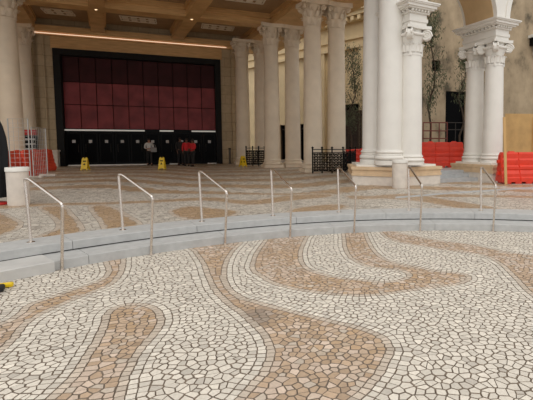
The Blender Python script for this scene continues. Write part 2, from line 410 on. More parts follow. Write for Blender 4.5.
# ---------------------------------------------------------------- handrails
rails = [((62,271),(31,243)),((151,254),(123,231)),((225,243.5),(202,221)),((290,237.5),(273,214)),((354,232.8),(339,212)),((420,231.8),(409,209.5)),((493,231.8),(481,207.5))]
names = ['leftmost and nearest, standing behind the jutting granite block', 'second from the left', 'third from the left', 'fourth from the left, the middle one of the seven', 'fifth from the left, in front of the black iron gate', 'sixth from the left, in front of the big column pedestal', 'rightmost, in front of the white twin columns']
def oncircle(p, r, z):   # slide a ground point along its bearing until it lies on the step circle
    d = Vector((p.x, p.y)).normalized(); c = Vector(AC); b = d.dot(c); k = b+math.sqrt(b*b-c.length_squared+r*r)
    return Vector((d.x*k, d.y*k, z))
def handrail(i):
    lo, up = rails[i]; p = W(*lo, 0); q = W(*up, U)
    p = oncircle(p, RB-.035, 0); q = oncircle(q, RP-.27, U+.003)
    d = (q-p); d.z = 0; d.normalize()
    pt = p-d*.10+Vector((0, 0, .86)); qt = q+d*.07+Vector((0, 0, .87)); qk = qt-d*.13+Vector((0, 0, .002))
    base = (p+q)/2; base.z = 0
    t = thing('handrail', 'slanted stainless steel stair handrail, '+names[i], 'handrail', base, 0, 'seven steel handrails along the curved steps')
    def arc(a_, c_, b_, r):
        u1 = (a_-c_).normalized(); u2 = (b_-c_).normalized(); s = c_+u1*r; e = c_+u2*r
        return [(1-k)**2*s+2*k*(1-k)*c_+k*k*e for k in [j/5 for j in range(6)]]
    L = lambda P: [v-base for v in P]
    lo_arc = arc(p, pt, qk, .05)[:]; up_arc = arc(qk, qt, q, .035)
    MB().tube(L([p]+lo_arc[:3]), .019, 12).build('lower_post', M['steel'], t)
    MB().tube(L(lo_arc[2:]+[pt.lerp(qk, .9), pt.lerp(qk, .97), qk.lerp(qt, .15)]+up_arc[:4]), .019, 12).build('grab_bar', M['steel'], t)
    MB().tube(L(up_arc[3:]+[q]), .019, 12).build('upper_post', M['steel'], t)
    for e in (p, q):
        MB().lathe([(.02, 0), (.05, 0), (.05, .006), (.024, .012), (.02, .012)], 16, Matrix.Translation(e-base)).build('base_flange', M['steel'], t)
for i in range(7): handrail(i)
# ---------------------------------------------------------------- setting directions
O = Vector((-17.8, 26, 0)); E_ = Vector((.9267, .3757, 0)); N_ = Vector((.5382, -.936, 0)); ANG = math.atan2(.3757, .9267)
def at(px, Y): r = ray(px, 144); return r.x/r.y*Y
def wallT(px):     # distance along the portal wall where a pixel column meets it
    r = ray(px, 144); k = r.x/r.y
    return (k*O.y-O.x)/(E_.x-k*E_.y)
XW = Matrix(((E_.x, -N_.x, 0, O.x), (E_.y, -N_.y, 0, O.y), (0, 0, 1, 0), (0, 0, 0, 1)))    # local x along wall, -y towards the viewer
def WP(t, s, z=0): return O+E_*t+N_*s+Vector((0, 0, z))
ZB = U+8.05
# ---------------------------------------------------------------- portal wall
tL, tR = wallT(57.5), wallT(222); tEnd = wallT(238.5)
iL, iR = tL+.36, tR-.36; ztop = U+7.02; 
m = MB()
def wbox(mb, t0, t1, s0, s1, z0, z1, mi=0): return mb.box(((t0+t1)/2, -(s0+s1)/2, (z0+z1)/2), (t1-t0, abs(s1-s0), z1-z0), XW, mi)
m = MB(); wbox(m, -7, tL, -1.2, 0, U-.1, ZB+1); wbox(m, tR, tEnd, -1.2, 0, U-.1, ZB+1); wbox(m, tL, tR, -1.2, 0, ztop, ZB+1)
struct(m.build('wall_back', M['travertine'], smooth=0))
m = MB(); wbox(m, -7, tEnd+.1, -.6, .36, U+7.9, ZB+.2); wbox(m, -7, tEnd+.1, -.1, .2, U+7.74, U+7.9)
wbox(m, tL-.1, tR+.1, 0, .04, ztop, U+7.76); struct(m.build('trim_2', M['wood'], smooth=0))
m = MB()
for t in (-1.25, -.75, tEnd-.42): wbox(m, t, t+.34, 0, .14, U, U+7.74)
struct(m.build('trim_3', M['travertine'], smooth=0))
m = MB(); wbox(m, wallT(41), wallT(227.5), .2, .24, U+7.80, U+7.84)
tag(m.build('light_strip', M['strip'], smooth=0), 'long thin glowing warm light strip above the dark entrance', 'light')
# portal assembly
ent = thing('entrance_screen', 'huge black framed entrance with burgundy panels above black doors', 'entrance', WP((tL+tR)/2, 0, U), ANG)
XP = Matrix.Translation((-(tL+tR)/2, 0, -U))
def pbox(mb, t0, t1, s0, s1, z0, z1): return mb.box(((t0+t1)/2, -(s0+s1)/2, (z0+z1)/2), (t1-t0, abs(s1-s0), z1-z0), XP)
m = MB(); pbox(m, tL, iL, -.5, .12, U, ztop); pbox(m, iR, tR, -.5, .12, U, ztop); pbox(m, iL, iR, -.5, .12, ztop-.36, ztop)
m.build('outer_frame', M['blackmat'], ent, 0)
zr = [U+2.28, U+3.76, U+5.13, ztop-.36]
m = MB(); pbox(m, iL, iR, -.55, -.42, U, ztop-.36); m.build('backing', M['blackmat'], ent, 0)
pw = (iR-iL)/10
for r in range(3):
    for c in range(10):
        m = MB(); x0 = iL+c*pw; m.bev(((x0+pw/2), .36, (zr[r]+zr[r+1])/2), (pw-.035, .1, zr[r+1]-zr[r]-.035), .015, XP)
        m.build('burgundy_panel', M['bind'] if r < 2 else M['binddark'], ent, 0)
m = MB(); pbox(m, iL, iR, -.5, -.2, U+2.08, U+2.28); m.build('transom', M['black'], ent, 0)
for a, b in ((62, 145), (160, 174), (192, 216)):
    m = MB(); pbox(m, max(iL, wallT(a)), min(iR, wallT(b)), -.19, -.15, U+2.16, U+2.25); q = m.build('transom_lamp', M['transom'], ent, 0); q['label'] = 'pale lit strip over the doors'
for a, b in ((67, 146), (169, 178), (207, 216)):
    m = MB(); pbox(m, wallT(a), wallT(b), -.22, -.02, U, U+.07); m.build('threshold', M['alu'], ent, 0)
for c in range(10):
    x0 = iL+c*pw; dx = x0+pw/2
    m = MB(); 
    pbox(m, x0+.02, x0+.11, -.32, -.25, U+.01, U+2.07); pbox(m, x0+pw-.11, x0+pw-.02, -.32, -.25, U+.01, U+2.07)
    pbox(m, x0+.11, x0+pw-.11, -.32, -.25, U+1.97, U+2.07); pbox(m, x0+.11, x0+pw-.11, -.32, -.25, U+.01, U+.22)
    d = m.build('door', M['black'], ent, 0)
    m = MB(); pbox(m, x0+.11, x0+pw-.11, -.295, -.275, U+.22, U+1.97); m.build('glass', M['dglass'], d, 0)
    hx = x0+pw-.2 if c % 2 == 0 else x0+.2
    m = MB(); m.tube([(hx, .245, U+.85), (hx, .19, U+.85), (hx, .19, U+1.35), (hx, .245, U+1.35)], .014, 8, XP); m.build('handle', M['rust_dark'], d)
    m = MB(); pbox(m, dx-.09, dx+.09, -.274, -.268, U+1.42, U+1.6); q = m.build('paper_notice', M['paper'], d, 0); q['label'] = 'small white notice on the door glass'
# pedestal left of entrance, ash post right
def up(p, z=U): return Vector((p[0], p[1], z))
t = thing('stone_pedestal', 'small square white stone pedestal at the left foot of the entrance', 'pedestal', WP(wallT(55)-.05, .5, U), ANG)
MB().bev((0, 0, .45), (.5, .5, .9), .02).build('block', M['plinth'], t, 0); MB().bev((0, 0, .94), (.58, .58, .1), .02).build('cap', M['plinth'], t, 0)
t = thing('ash_post', 'slim grey post against the wall right of the entrance', 'post', WP(wallT(228), .4, U), ANG)
MB().lathe([(.12, 0), (.12, .03), (.07, .05), (.07, 1.0), (.0, 1.0)], 16).build('body', mat('grey_post', (92, 82, 70), .5), t)
MB().lathe([(.0, 1.0), (.09, 1.0), (.09, 1.06), (.0, 1.08)], 16).build('cap', M['black'], t)
# ---------------------------------------------------------------- ceiling of the porte cochere
S1 = 18.5; TA, TB = -3.4, 13.8
m = MB(); wbox(m, TA, TB, .2, S1, ZB+.6, ZB+.8); struct(m.build('ceiling', M['wood_dark'], smooth=0))
def beam(t0, t1, s0, s1, h=.6, mt='wood'):
    m = MB(); wbox(m, t0, t1, s0, s1, ZB, ZB+h)
    for sg in (0, 1):   # stepped mouldings at the top of the beam sides
        if t1-t0 < s1-s0: wbox(m, (t1 if sg else t0-.09), (t1+.09 if sg else t0), s0, s1, ZB+.34, ZB+.6)
        else: wbox(m, t0, t1, (s1 if sg else s0-.09), (s1+.09 if sg else s0), ZB+.34, ZB+.6)
    return tag(m.build('ceiling_beam', M[mt], smooth=0), None, None, None, 'structure')
beam(2.05, 2.75, .42, S1); beam(6.5, 7.2, .42, S1); beam(TA, -.75, .42, S1); beam(10.98, TB, -2.2, S1)
for s in (5.2, 10.2, 14.6, S1-.5):
    for a, b in ((-.75, 2.05), (2.75, 6.5), (7.2, 10.98)): beam(a, b, s-.4, s+.4)
m = MB(); wbox(m, TA, TB, -2.2, S1, ZB+.8, ZB+2.4); struct(m.build('roof', M['cream'], smooth=0))
G = None
vi = 0
for (a, b) in ((-.75, 2.05), (2.75, 6.5), (7.2, 10.98)):
    for s, wh in ((1.9, 'against the entrance wall'), (7.6, 'one row out from the wall')):
        w = (b-a)*.5; c = (a+b)/2-.1
        t = thing('ceiling_vent', 'pale slotted grille in the %s ceiling coffer %s' % (('left', 'middle', 'right')[(-.75, 2.75, 7.2).index(a)], wh), 'vent', WP(c, s, ZB+.6), ANG, 'ceiling grilles in the wooden coffers')
        m = MB()
        for e in (-1, 1): m.box((0, e*.5, -.02), (w, .06, .04)); m.box((e*w/2, 0, -.02), (.06, 1.0, .04))
        m.box((0, 0, -.02), (w, .08, .04)); m.build('frame', M['grille'], t, 0)
        m = MB(); n = int(w/.42)
        for k in range(n):
            for e in (-.26, .26): m.box((-w/2+.24+k*(w-.48)/(n-1), e, -.012), (.32, .4, .02))
        m.build('louvre', M['grille'], t, 0)
k = 0
for tt, wt in ((2.38, 'left long beam'), (6.85, 'middle long beam'), (-1.5, 'beam over the left columns'), (11.5, 'beam over the right columns')):
    for ss, ws in ((5.2, 'at the first cross beam'), (10.2, 'at the second cross beam')):
        t = thing('downlight', 'small glowing downlight under the %s, %s' % (wt, ws), 'light', WP(tt, ss, ZB), 0, 'downlights under the ceiling beams')
        MB().lathe([(.1, 0), (.1, -.03), (.07, -.03), (.065, -.002), (0, -.002)], 16).build('ring', M['cream'], t)
        MB().lathe([(.05, -.004), (.05, -.02), (0, -.024)], 16).build('lens', M['lamp'], t)
        L = bpy.data.lights.new('downlight_lamp', 'SPOT'); L.energy = 38; L.color = (1, .72, .42); L.spot_size = R(120); L.spot_blend = .8; L.shadow_soft_size = .06
        lo = bpy.data.objects.new('downlight_lamp', L); COL.objects.link(lo); lo.parent = t; lo.location = (0, 0, -.05)
# ---------------------------------------------------------------- columns
def leaf(mb, r0, z0, h, w, a, out, X=None):
    vs = []; fs = []; nu, nv = 4, 6
    for j in range(nv+1):
        t = j/nv; z = z0+h*min(t, .86)/.86-(.10*h if t > .9 else 0); rr = r0+.012+out*t**3.0+(.03 if t > .9 else 0)
        ww = w*(1-.25*t)*(1 if t < .8 else .7)
        for i in range(nu+1):
            s = i/nu-.5; ang = a+s*ww/r0; bul = .03*math.cos(s*PI)+(.008 if i % 2 else 0)
            vs.append(((rr+bul)*math.cos(ang), (rr+bul)*math.sin(ang), z))
    k = len(vs); vs += [(x*.94, y*.94, z) for x, y, z in vs]
    for j in range(nv):
        for i in range(nu):
            q = j*(nu+1)+i; fs.append((q, q+1, q+nu+2, q+nu+1)); fs.append((k+q+nu+1, k+q+nu+2, k+q+1, k+q))
    for i in range(nu): q = nv*(nu+1)+i; fs.append((q, q+1, k+q+1, k+q))
    for j in range(nv):
        for q in (j*(nu+1), j*(nu+1)+nu): fs.append((q, q+nu+1, k+q+nu+1, k+q))
    mb.add(vs, fs, 0, X)
def scroll(mb, c, ax, r, w, X=None):    # volute: spiral ridge on a drum, axis horizontal
    ax = Vector(ax).normalized(); up_ = Vector((0, 0, 1)); sd = ax.cross(up_)
    pts = []
    for k in range(30):
        a = k/29*2.3*2*PI; rr = r*(1-.85*k/29); pts.append(Vector(c)+sd*rr*math.cos(a)+up_*rr*math.sin(a))
    for e in (-1, 1): mb.tube([p+ax*e*w/2 for p in pts], [max(.012, r*.2*(1-.6*k/29)) for k in range(30)], 6, X)
    vs = []; n = 18
    for e in (-1, 1):
        for k in range(n):
            a = 2*PI*k/n; vs.append(Vector(c)+ax*e*w/2*.95+sd*r*.92*math.cos(a)+up_*r*.92*math.sin(a))
    mb.add(vs, [tuple(range(n)), tuple(range(n, 2*n))[::-1]]+[(k, (k+1) % n, n+(k+1) % n, n+k) for k in range(n)], 0, X)
def torus_prof(r, z, R_, n=6):   # half round bulge
    return [(r+R_*math.sin(PI*k/n), z+R_*(1-math.cos(PI*k/n))) for k in range(n+1)]
def big_column(h, rb, label, loc, rz, mt, group, short=''):
    t = thing('column', label, 'column', loc, rz, group)
    if mt != M['white']: MB().bev((0, 0, .08), (rb*2.5, rb*2.5, .16), .01).build('plinth', mt, t, 0)
    else: MB().lathe([(0, 0), (rb*1.2, 0), (rb*1.2, .15), (0, .16)], 40).build('plinth', mt, t)
    p = [(rb*1.05, .16)]+torus_prof(rb*1.06, .16, .075)+[(rb*1.1, .32), (rb*1.06, .36)]+torus_prof(rb*1.03, .37, .045)+[(rb*1.04, .46), (rb, .50)]
    MB().lathe(p, 40).build('base', mt, t)
    hc = h-1.2; sp = [(rb*(1-.13*(k/12)**1.7), .5+(hc-.5)*k/12) for k in range(13)]+[(rb*.93, hc), (rb*.93, hc+.05), (rb*.86, hc+.07)]
    MB().lathe(sp, 40).build('shaft', mt, t)
    m = MB(); r1 = rb*.84
    m.lathe([(r1, hc+.05), (r1, hc+.5), (r1*1.08, hc+.85), (r1*1.25, hc+1.0), (0, hc+1.0)], 28)
    for k in range(8): leaf(m, r1, hc+.07, .38, .30, k*PI/4, .12)
    for k in range(8): leaf(m, r1, hc+.2, .55, .26, k*PI/4+PI/8, .15)
    for k in range(4):
        a = PI/4+k*PI/2; c = ((r1+.24)*math.cos(a), (r1+.24)*math.sin(a), hc+.88)
        scroll(m, c, (-math.sin(a), math.cos(a), 0), .12, .09)
        for s in (-.32, .32): leaf(m, r1+.05, hc+.62, .3, .12, a+s, .12)
    m.build('leafy_capital', mt, t)
    a = rb*1.42; pts = []
    for k in range(4):
        for s in np.linspace(-.88, .88, 7):
            d = a-(1-(s/.88)**2)*.12; c, q = math.cos(k*PI/2), math.sin(k*PI/2); x, y = d, s*a
            pts.append((x*c-y*q, x*q+y*c))
    MB().prism(pts, h-.2, h).build('abacus', mt, t, 0)
    return t
gcol = 'tall leafy-capital columns carrying the wooden ceiling'
Hc = 8.05
for px, Y, lab in ((13, 19.5, 'tall cream column at the far left edge, nearest on that side'), (28.0, 24.9, 'tall cream column beside the left end of the entrance wall')):
    r = ray(px, 144); big_column(Hc, .44, lab, (r.x/r.y*Y, Y, U), ANG, M['cream'], gcol)
for px, Y, lab in ((313, 21.0, 'front left column of the nearer cream pair, directly behind the iron gate'), (272.3, 25.0, 'left column of the middle cream pair, behind the fourth handrail'), (243.3, 28.6, 'farthest left column of the right-hand row, next to the entrance wall corner')):
    r = ray(px, 144); X_ = r.x/r.y*Y; big_column(Hc, .455 if Y < 30 else .40, lab, (X_, Y, U), ANG, M['cream'], gcol)
    q = 1.22; big_column(Hc, .455 if Y < 30 else .40, {21.0: 'right column of the nearer cream pair, just left of the thin tree', 25.0: 'right column of the middle cream pair', 28.6: 'second farthest column, just right of the farthest one'}[Y], (X_+q*E_.x, Y+q*E_.y, U), ANG, M['cream'], gcol)
# pedestal group right of centre
A_ = Vector((-.492, .8706, 0)); B_ = Vector((.8706, .492, 0)); BANG = math.atan2(.492, .8706)
PH = .6; SPN = 3.77; SP2 = 5.2
F = Vector((at(492.5, 16), 16.0, U)); F3 = F-B_*SPN
def pedestal(pts, label):
    t = thing('column_pedestal', label, 'pedestal', (pts[0][0], pts[0][1], U))
    c = np.mean(pts, axis=0); L = [tuple(np.array(p)-np.array(pts[0])) for p in pts]; lc = np.mean(L, axis=0)
    gr = lambda e: [tuple(lc+(np.array(p)-lc)*(1+e/np.linalg.norm(np.array(p)-lc))) for p in L]
    MB().prism(gr(-.06), 0, .3).build('base_block', M['plinth'], t, 0)
    m = MB(); m.prism(gr(-.02), .3, .38); m.prism(gr(-.05), .38, .5); m.prism(gr(0), .5, .6)
    q = m.build('cap_course', M['tan'], t, 0); q['label'] = 'tan moulded upper course'
    MB().prism(gr(-.22), .6, .67).build('column_slab', M['white'], t, 0)
p1, p2, p3 = W(351, 184.5), W(400, 186.6), W(442, 183.5)
pedestal([(p1.x, p1.y), (p2.x, p2.y), (p3.x, p3.y), (2.27, 15.9), (1.6, 16.5), (-.2, 16.5)], 'broad low tan-topped stone pedestal under the cluster of three white columns')
FB = F+A_*.95
pp = [F-A_*.62-B_*.62, F-A_*.62+B_*.62, FB+A_*.62+B_*.62, FB+A_*.62-B_*.62]
pedestal([(p.x, p.y) for p in pp], 'low tan pedestal under the white twin columns at right')
big_column(Hc-PH-.07, .435, 'tallest thick white column nearest the viewer, right of centre', (at(390.2, 14.2), 14.2, U+PH+.07), ANG, M['white'], 'thick white columns on the broad pedestal')
big_column(Hc-PH-.07, .435, 'thick white column just behind and left of the nearest white column', (at(374.5, 15.3), 15.3, U+PH+.07), ANG, M['white'], 'thick white columns on the broad pedestal')
def small_column(label, loc):
    t = thing('column', label, 'column', loc, BANG, 'shorter white scroll-capital columns of the arcade')
    rb = .36; H = 5.06-PH-.07   # up to architrave
    MB().lathe([(0, 0), (rb*1.22, 0), (rb*1.22, .10), (0, .10)], 36).build('plinth', M['white'], t)
    p = [(rb*1.0, .1)]+torus_prof(rb*1.08, .1, .06)+[(rb*1.08, .23)]+torus_prof(rb*1.03, .24, .035)+[(rb*1.03, .33), (rb, .36)]
    MB().lathe(p, 36).build('base', M['white'], t)
    hs = H-.48-.42
    MB().lathe([(rb*(1-.11*(k/10)**1.6), .36+(hs-.36)*k/10) for k in range(11)]+[(rb*.93, hs), (rb*.93, hs+.04), (rb*.88, hs+.06)], 36).build('shaft', M['white'], t)
    m = MB(); m.lathe([(rb*.86, hs), (rb*.87, hs+.42), (rb*1.02, hs+.52), (rb*1.05, hs+.6), (rb*.9, hs+.66), (rb*.9, H-.08)], 32)
    for k in range(12): leaf(m, rb*.87, hs+.1, .26, .14, k*PI/6, .03)
    for k in range(4):    # pendant ornaments below each scroll
        a = PI/4+k*PI/2; leaf(m, rb*.87, hs-.02, .38, .1, a, .05)
        c = ((rb+.11)*math.cos(a), (rb+.11)*math.sin(a), H-.28)
        scroll(m, c, (-math.sin(a), math.cos(a), 0), .17, .15)
    for k in range(4):
        a = k*PI/2; m.tube([((rb+.03)*math.cos(a+s), (rb+.03)*math.sin(a+s), H-.22-.05*math.cos(s*2)) for s in np.linspace(-.6, .6, 7)], .05, 8)
    m.build('scroll_capital', M['white'], t)
    a = rb*1.32; pts = []
    for k in range(4):
        for s in np.linspace(-.86, .86, 7):
            d = a-(1-(s/.86)**2)*.08; c, q = math.cos(k*PI/2), math.sin(k*PI/2); x, y = d, s*a
            pts.append((x*c-y*q, x*q+y*c))
    MB().prism(pts, H-.1, H).build('abacus', M['white'], t, 0)
    return t
P3 = Vector((0, 0, PH+.07))
small_column('white scroll-capital column at the right of the three-column cluster', F3+P3)
small_column('front column of the white scroll-capital pair at right', F+P3)
small_column('rear column of the white scroll-capital pair at right, half hidden by the front one', FB+P3)
small_column('white scroll-capital column hidden behind the three-column cluster', F3+A_*1.3+B_*.25+P3)
# entablature blocks + arcade
def impost(c0, c1, label):
    cc = (c0+c1)/2; L = (c1-c0).length; t = thing('impost_block', label, 'entablature', (cc.x, cc.y, U+5.06), BANG, 'white moulded blocks between columns and arches')
    def lay(mb, e, z0, z1): mb.box((0, 0, (z0+z1)/2*.92), (.66+2*e, L+.66+2*e, (z1-z0)*.92))
    m = MB(); lay(m, 0, 0, .13); lay(m, .03, .13, .25); lay(m, .0, .25, .40); m.build('frieze', M['white'], t, 0)
    m = MB(); lay(m, .06, .40, .46)
    for e in (-1, 1):
        for k in range(10): m.box((e*(.33+.08), -L/2-.3+k*(L+.6)/9, .45), (.09, .07, .07))
        for k in range(6): m.box((-.3+k*.12, e*(L/2+.33+.08), .45), (.07, .09, .07))
    m.build('dentils', M['white'], t, 0)
    m = MB(); lay(m, .17, .52, .57); lay(m, .23, .57, .66); lay(m, .28, .66, .70); lay(m, .31, .70, .745); m.build('cornice', M['white'], t, 0)
impost(F, FB, 'white dentilled cornice block on the right-hand column pair')
impost(F3, F3+A_*1.1, 'white dentilled cornice block on the column of the left cluster')
Gc = F+B_*SP2
impost(Gc, Gc+A_*.95, 'white cornice block just outside the right edge')
pedestal([tuple((Gc+v)[:2]) for v in (-A_*.62-B_*.62, -A_*.62+B_*.62, A_*1.57+B_*.62, A_*1.57-B_*.62)], 'low tan pedestal just outside the right edge')
small_column('white scroll-capital column just outside the right edge, in front', Gc+P3); small_column('white scroll-capital column just outside the right edge, behind', Gc+A_*.95+P3)
# arch wall in the plane (B_, z) extruded along A_
zs = 5.752; half = .32; org = F3
def arch_profile():
    n = 24; x = -half; pts = [(-half, zs)]; pts += [(half, zs)]
    arcs = []
    for cx0, cx1 in ((half, SPN-half), (SPN+half, SPN+SP2-half)):
        c = (cx0+cx1)/2; r = (cx1-cx0)/2
        a = [(c-r*math.cos(PI*k/n), zs+r*math.sin(PI*k/n)) for k in range(n+1)]
        arcs.append(a); pts += a[(1 if cx0 < 1 else 0):]
        pts.append((cx1+2*half, zs))
    pts.append((SPN+SP2+half, 9.2)); pts.append((-half, 9.2))
    o = []
    for p in pts:
        if not o or (abs(p[0]-o[-1][0])+abs(p[1]-o[-1][1])) > 1e-5: o.append(p)
    return o, arcs
prof, arcs = arch_profile()
def to3(p, d): return tuple(Vector((org.x, org.y, U))+B_*p[0]+A_*d+Vector((0, 0, p[1])))
m = MB(); n = len(prof)
vs = [to3(p, -.33) for p in prof]+[to3(p, 1.28) for p in prof]
bm_f = [tuple(range(n))[::-1], tuple(range(n, 2*n))]+[(i, (i+1) % n, n+(i+1) % n, n+i) for i in range(n)]
m.add(vs, bm_f); aw = tag(m.build('arcade_wall', M['white'], smooth=0), None, None, None, 'structure')
for j, a in enumerate(arcs):
    m = MB(); vs = []; fs = []
    for p in a:
        c = ((a[0][0]+a[-1][0])/2, zs); q = (c[0]+(p[0]-c[0])*.985, c[1]+(p[1]-c[1])*.985)
        for d, w in ((-.2, q), (1.15, q), (1.15, p), (-.2, p)): vs.append(to3(w, d))
    for i in range(len(a)-1):
        for k in range(4): l = (k+1) % 4; fs.append((i*4+k, i*4+l, i*4+4+l, i*4+4+k))
    m.add(vs, fs); o = m.build('arch_soffit', M['soffit'], aw)
    m = MB(); vs = []; fs = []; c = ((a[0][0]+a[-1][0])/2, zs); rr = (a[-1][0]-a[0][0])/2
    for p in a:
        q = (c[0]+(p[0]-c[0])*(1+.2/rr), c[1]+(p[1]-c[1])*(1+.2/rr))
        for w, d in ((p, -.33), (p, -.37), (q, -.37), (q, -.33)): vs.append(to3(w, d))
    for i in range(len(a)-1):
        for k in range(4): l = (k+1) % 4; fs.append((i*4+k, i*4+l, i*4+4+l, i*4+4+k))
    m.add(vs, fs); m.build('archivolt', M['white'], aw)
# entablature over the two thick columns is part of the ceiling edge beam
beam(9.7, 10.98, 14.2, S1)
# ---------------------------------------------------------------- raised ground, steps and buildings at right
TZ = U+.36
q0 = F3+A_*1.75+B_*.2; 
tp = [F3+A_*.95+B_*.4, F+A_*.3+B_*12, F+A_*.3+B_*12+Vector((0, 14, 0)), Vector((-.4, 30, 0)), Vector((1.9, 16.6, 0))]
m = MB(); m.prism([(p.x, p.y) for p in tp], U-.01, TZ); struct(m.build('floor_terrace', M['bluegrey'], smooth=0))
for k in range(2):
    a = F3+B_*.55+A_*(.45-.40*k)if False else F3+B_*.72+A_*(.55-.45*k)
    b = a+B_*2.5
    m = MB(); e = A_*(.55+.45*k)
    m.prism([(a.x, a.y), (b.x, b.y), ((b+e).x, (b+e).y), ((a+e).x, (a+e).y)], U-.01, U+.24-.12*k); struct(m.build('step', M['bluegrey'], smooth=0))
# stucco building
def frame2(o, d): # matrix with local x along d, local -y toward viewer
    return Matrix.Translation(o) @ Matrix.Rotation(math.atan2(d[1], d[0]), 4, 'Z')
SO = Vector((1.89, 24.4, 0)); SD = Vector((.968, .252, 0)); XS = frame2(SO, SD)
def planeT(px, o, d):
    r = ray(px, 144); k = r.x/r.y; return (k*o.y-o.x)/(d.x-k*d.y)
def planeZ(px, py, o, d):
    t = planeT(px, o, d); p = o+d*t; r = ray(px, py); return CAMH+r.z/r.y*p.y
class Wall:
    """wall with real rectangular openings, depth into -viewer side"""
    def __init__(s, X, x0, x1, z0, z1, th): s.X, s.x0, s.x1, s.z0, s.z1, s.th, s.h = X, x0, x1, z0, z1, th, []
    def hole(s, a, b, c, d): s.h.append((a, b, c, d))
    def build(s, name, mt):
        xs = sorted({s.x0, s.x1, *[v for h in s.h for v in h[:2]]}); zs_ = sorted({s.z0, s.z1, *[v for h in s.h for v in h[2:]]}); m = MB()
        for i in range(len(xs)-1):
            for j in range(len(zs_)-1):
                cx, cz = (xs[i]+xs[i+1])/2, (zs_[j]+zs_[j+1])/2
                if any(h[0] < cx < h[1] and h[2] < cz < h[3] for h in s.h): continue
                m.box((cx, s.th/2, cz), (xs[i+1]-xs[i], s.th, zs_[j+1]-zs_[j]), s.X)
        return struct(m.build(name, mt, smooth=0))
wl = Wall(XS, -.2, 26, TZ-.4, 15, .5)
def sp(px, py): return planeT(px, SO, SD), planeZ(px, py, SO, SD)
holes = []
for (a, b, c, d) in ((445, 465, 91, 152), (431, 439, 60, 71), (460, 466, 58, 65)):
    x0, z1 = sp(a, c); x1, z0 = sp(b, c); z0 = sp(a, d)[1]; holes.append((x0, x1, max(z0, TZ), z1)); wl.hole(*holes[-1])
wl.build('wall_right', M['stucco'])
for i, h in enumerate(holes):
    m = MB(); m.box(((h[0]+h[1])/2, .3, (h[2]+h[3])/2), (h[1]-h[0], .05, h[3]-h[2]), XS)
    o = m.build('window_%d' % (i+1), M['dglass'], smooth=0); struct(o)
    m = MB()
    w = .07
    for x in (h[0]+w/2, h[1]-w/2): m.box((x, .24, (h[2]+h[3])/2), (w, .08, h[3]-h[2]), XS)
    m.box(((h[0]+h[1])/2, .24, h[3]-w/2), (h[1]-h[0], .08, w), XS)
    m.build('window_frame', M['black'], o, 0)
# boxed lamp high on stucco wall at right edge
x0, z1 = sp(525, 35); x1, z0 = sp(545, 48)
t = thing('wall_vent_box', 'black box with pale hood high on the stucco wall at the right edge', 'vent', tuple(XS @ Vector(((x0+x1)/2, 0, z0))), math.atan2(SD.y, SD.x))
MB().box((0, -.2, (z1-z0)*.4), (x1-x0-.2, .4, (z1-z0)*.7)).build('box', M['black'], t, 0); MB().box((0, -.26, z1-z0-.12), (x1-x0, .55, .16)).build('hood', M['facade2'], t, 0)
MB().box((.1, -.22, -.3), (x1-x0-.4, .3, .5)).build('bracket', M['plinth'], t, 0)
# cream facade behind the colonnade
FO = Vector((-10.9, 41.3, 0)); FD = Vector((10.7, -9.3, 0)).normalized(); XF = frame2(FO, FD); FL = 18.5
wf = Wall(XF, -2, FL, U-.1, CAMH+9.45, .5)
def fp(px, py): return planeT(px, FO, FD), planeZ(px, py, FO, FD)
fh = []
for a, b, c, d in ((279, 286, 125, 164), (298, 305, 124, 164), (343, 360, 104, 164)):
    x0 = fp(a, c)[0]; x1 = fp(b, c)[0]; z1 = (fp(a, c)[1]+fp(b, c)[1])/2; h = (min(x0, x1), max(x0, x1), U, z1); fh.append(h); wf.hole(*h)
wf.build('wall_far', M['facade'])
m = MB(); zc = CAMH+9.45
for z0_, z1_, e in ((zc-.2, zc, .9), (zc-.45, zc-.2, .7), (zc-.75, zc-.45, .35), (zc-1.9, zc-1.7, .15), (zc-2.6, zc-2.4, .3)):
    m.box(((FL-2)/2, -e/2, (z0_+z1_)/2), (FL+2, e, z1_-z0_), XF)
struct(m.build('trim_4', M['facade'], smooth=0))
m = MB(); k = -1.8
while k < FL: m.bev((k, -.45, zc-.62), (.3, .42, .34), .05, XF); k += .62
struct(m.build('trim_5', M['facade'], smooth=0))
m = MB(); m.box(((FL-2)/2, 2.6, zc+4), (FL+2, .4, 10), XF)
for i in range(24): m.box((-1.8+i*.8, 2.37, zc+4), (.06, .08, 10), XF)
struct(m.build('wall_upper', M['facade2'], smooth=0))
m = MB(); m.box(((FL-2)/2, 1.5, zc-.1), (FL+2, 2.4, .2), XF); struct(m.build('roof_ledge', M['facade'], smooth=0))
for i, h in enumerate(fh):
    m = MB(); m.box(((h[0]+h[1])/2, .35, (h[2]+h[3])/2), (h[1]-h[0], .05, h[3]-h[2]), XF)
    o = struct(m.build('window_%d' % (i+4), M['dglass'], smooth=0)); m = MB(); w = .1; nn = max(1, round((h[1]-h[0])/1.1))
    for j in range(nn+1): m.box((h[0]+w/2+(h[1]-h[0]-w)*j/nn, .28, (h[2]+h[3])/2), (w, .1, h[3]-h[2]), XF)
    for z_ in (2.6, 5.2): 
        if h[2]+z_ < h[3]: m.box(((h[0]+h[1])/2, .28, h[2]+z_), (h[1]-h[0], .1, w), XF)
    m.build('window_frame', M['dwood'], o, 0)
m = MB()
for px in (262, 268, 291, 310, 324, 336, 364): x = fp(px, 100)[0]; m.box((x, -.12, (U+zc-2.6)/2), (.6, .24, zc-2.6-U), XF)
struct(m.build('trim_6', M['facade'], smooth=0))
# wing wall closing the left side behind the left columns
m = MB(); wbox(m, -7, -6.6, 0, 12, U-.1, ZB+1); struct(m.build('wall_left', M['travertine'], smooth=0))
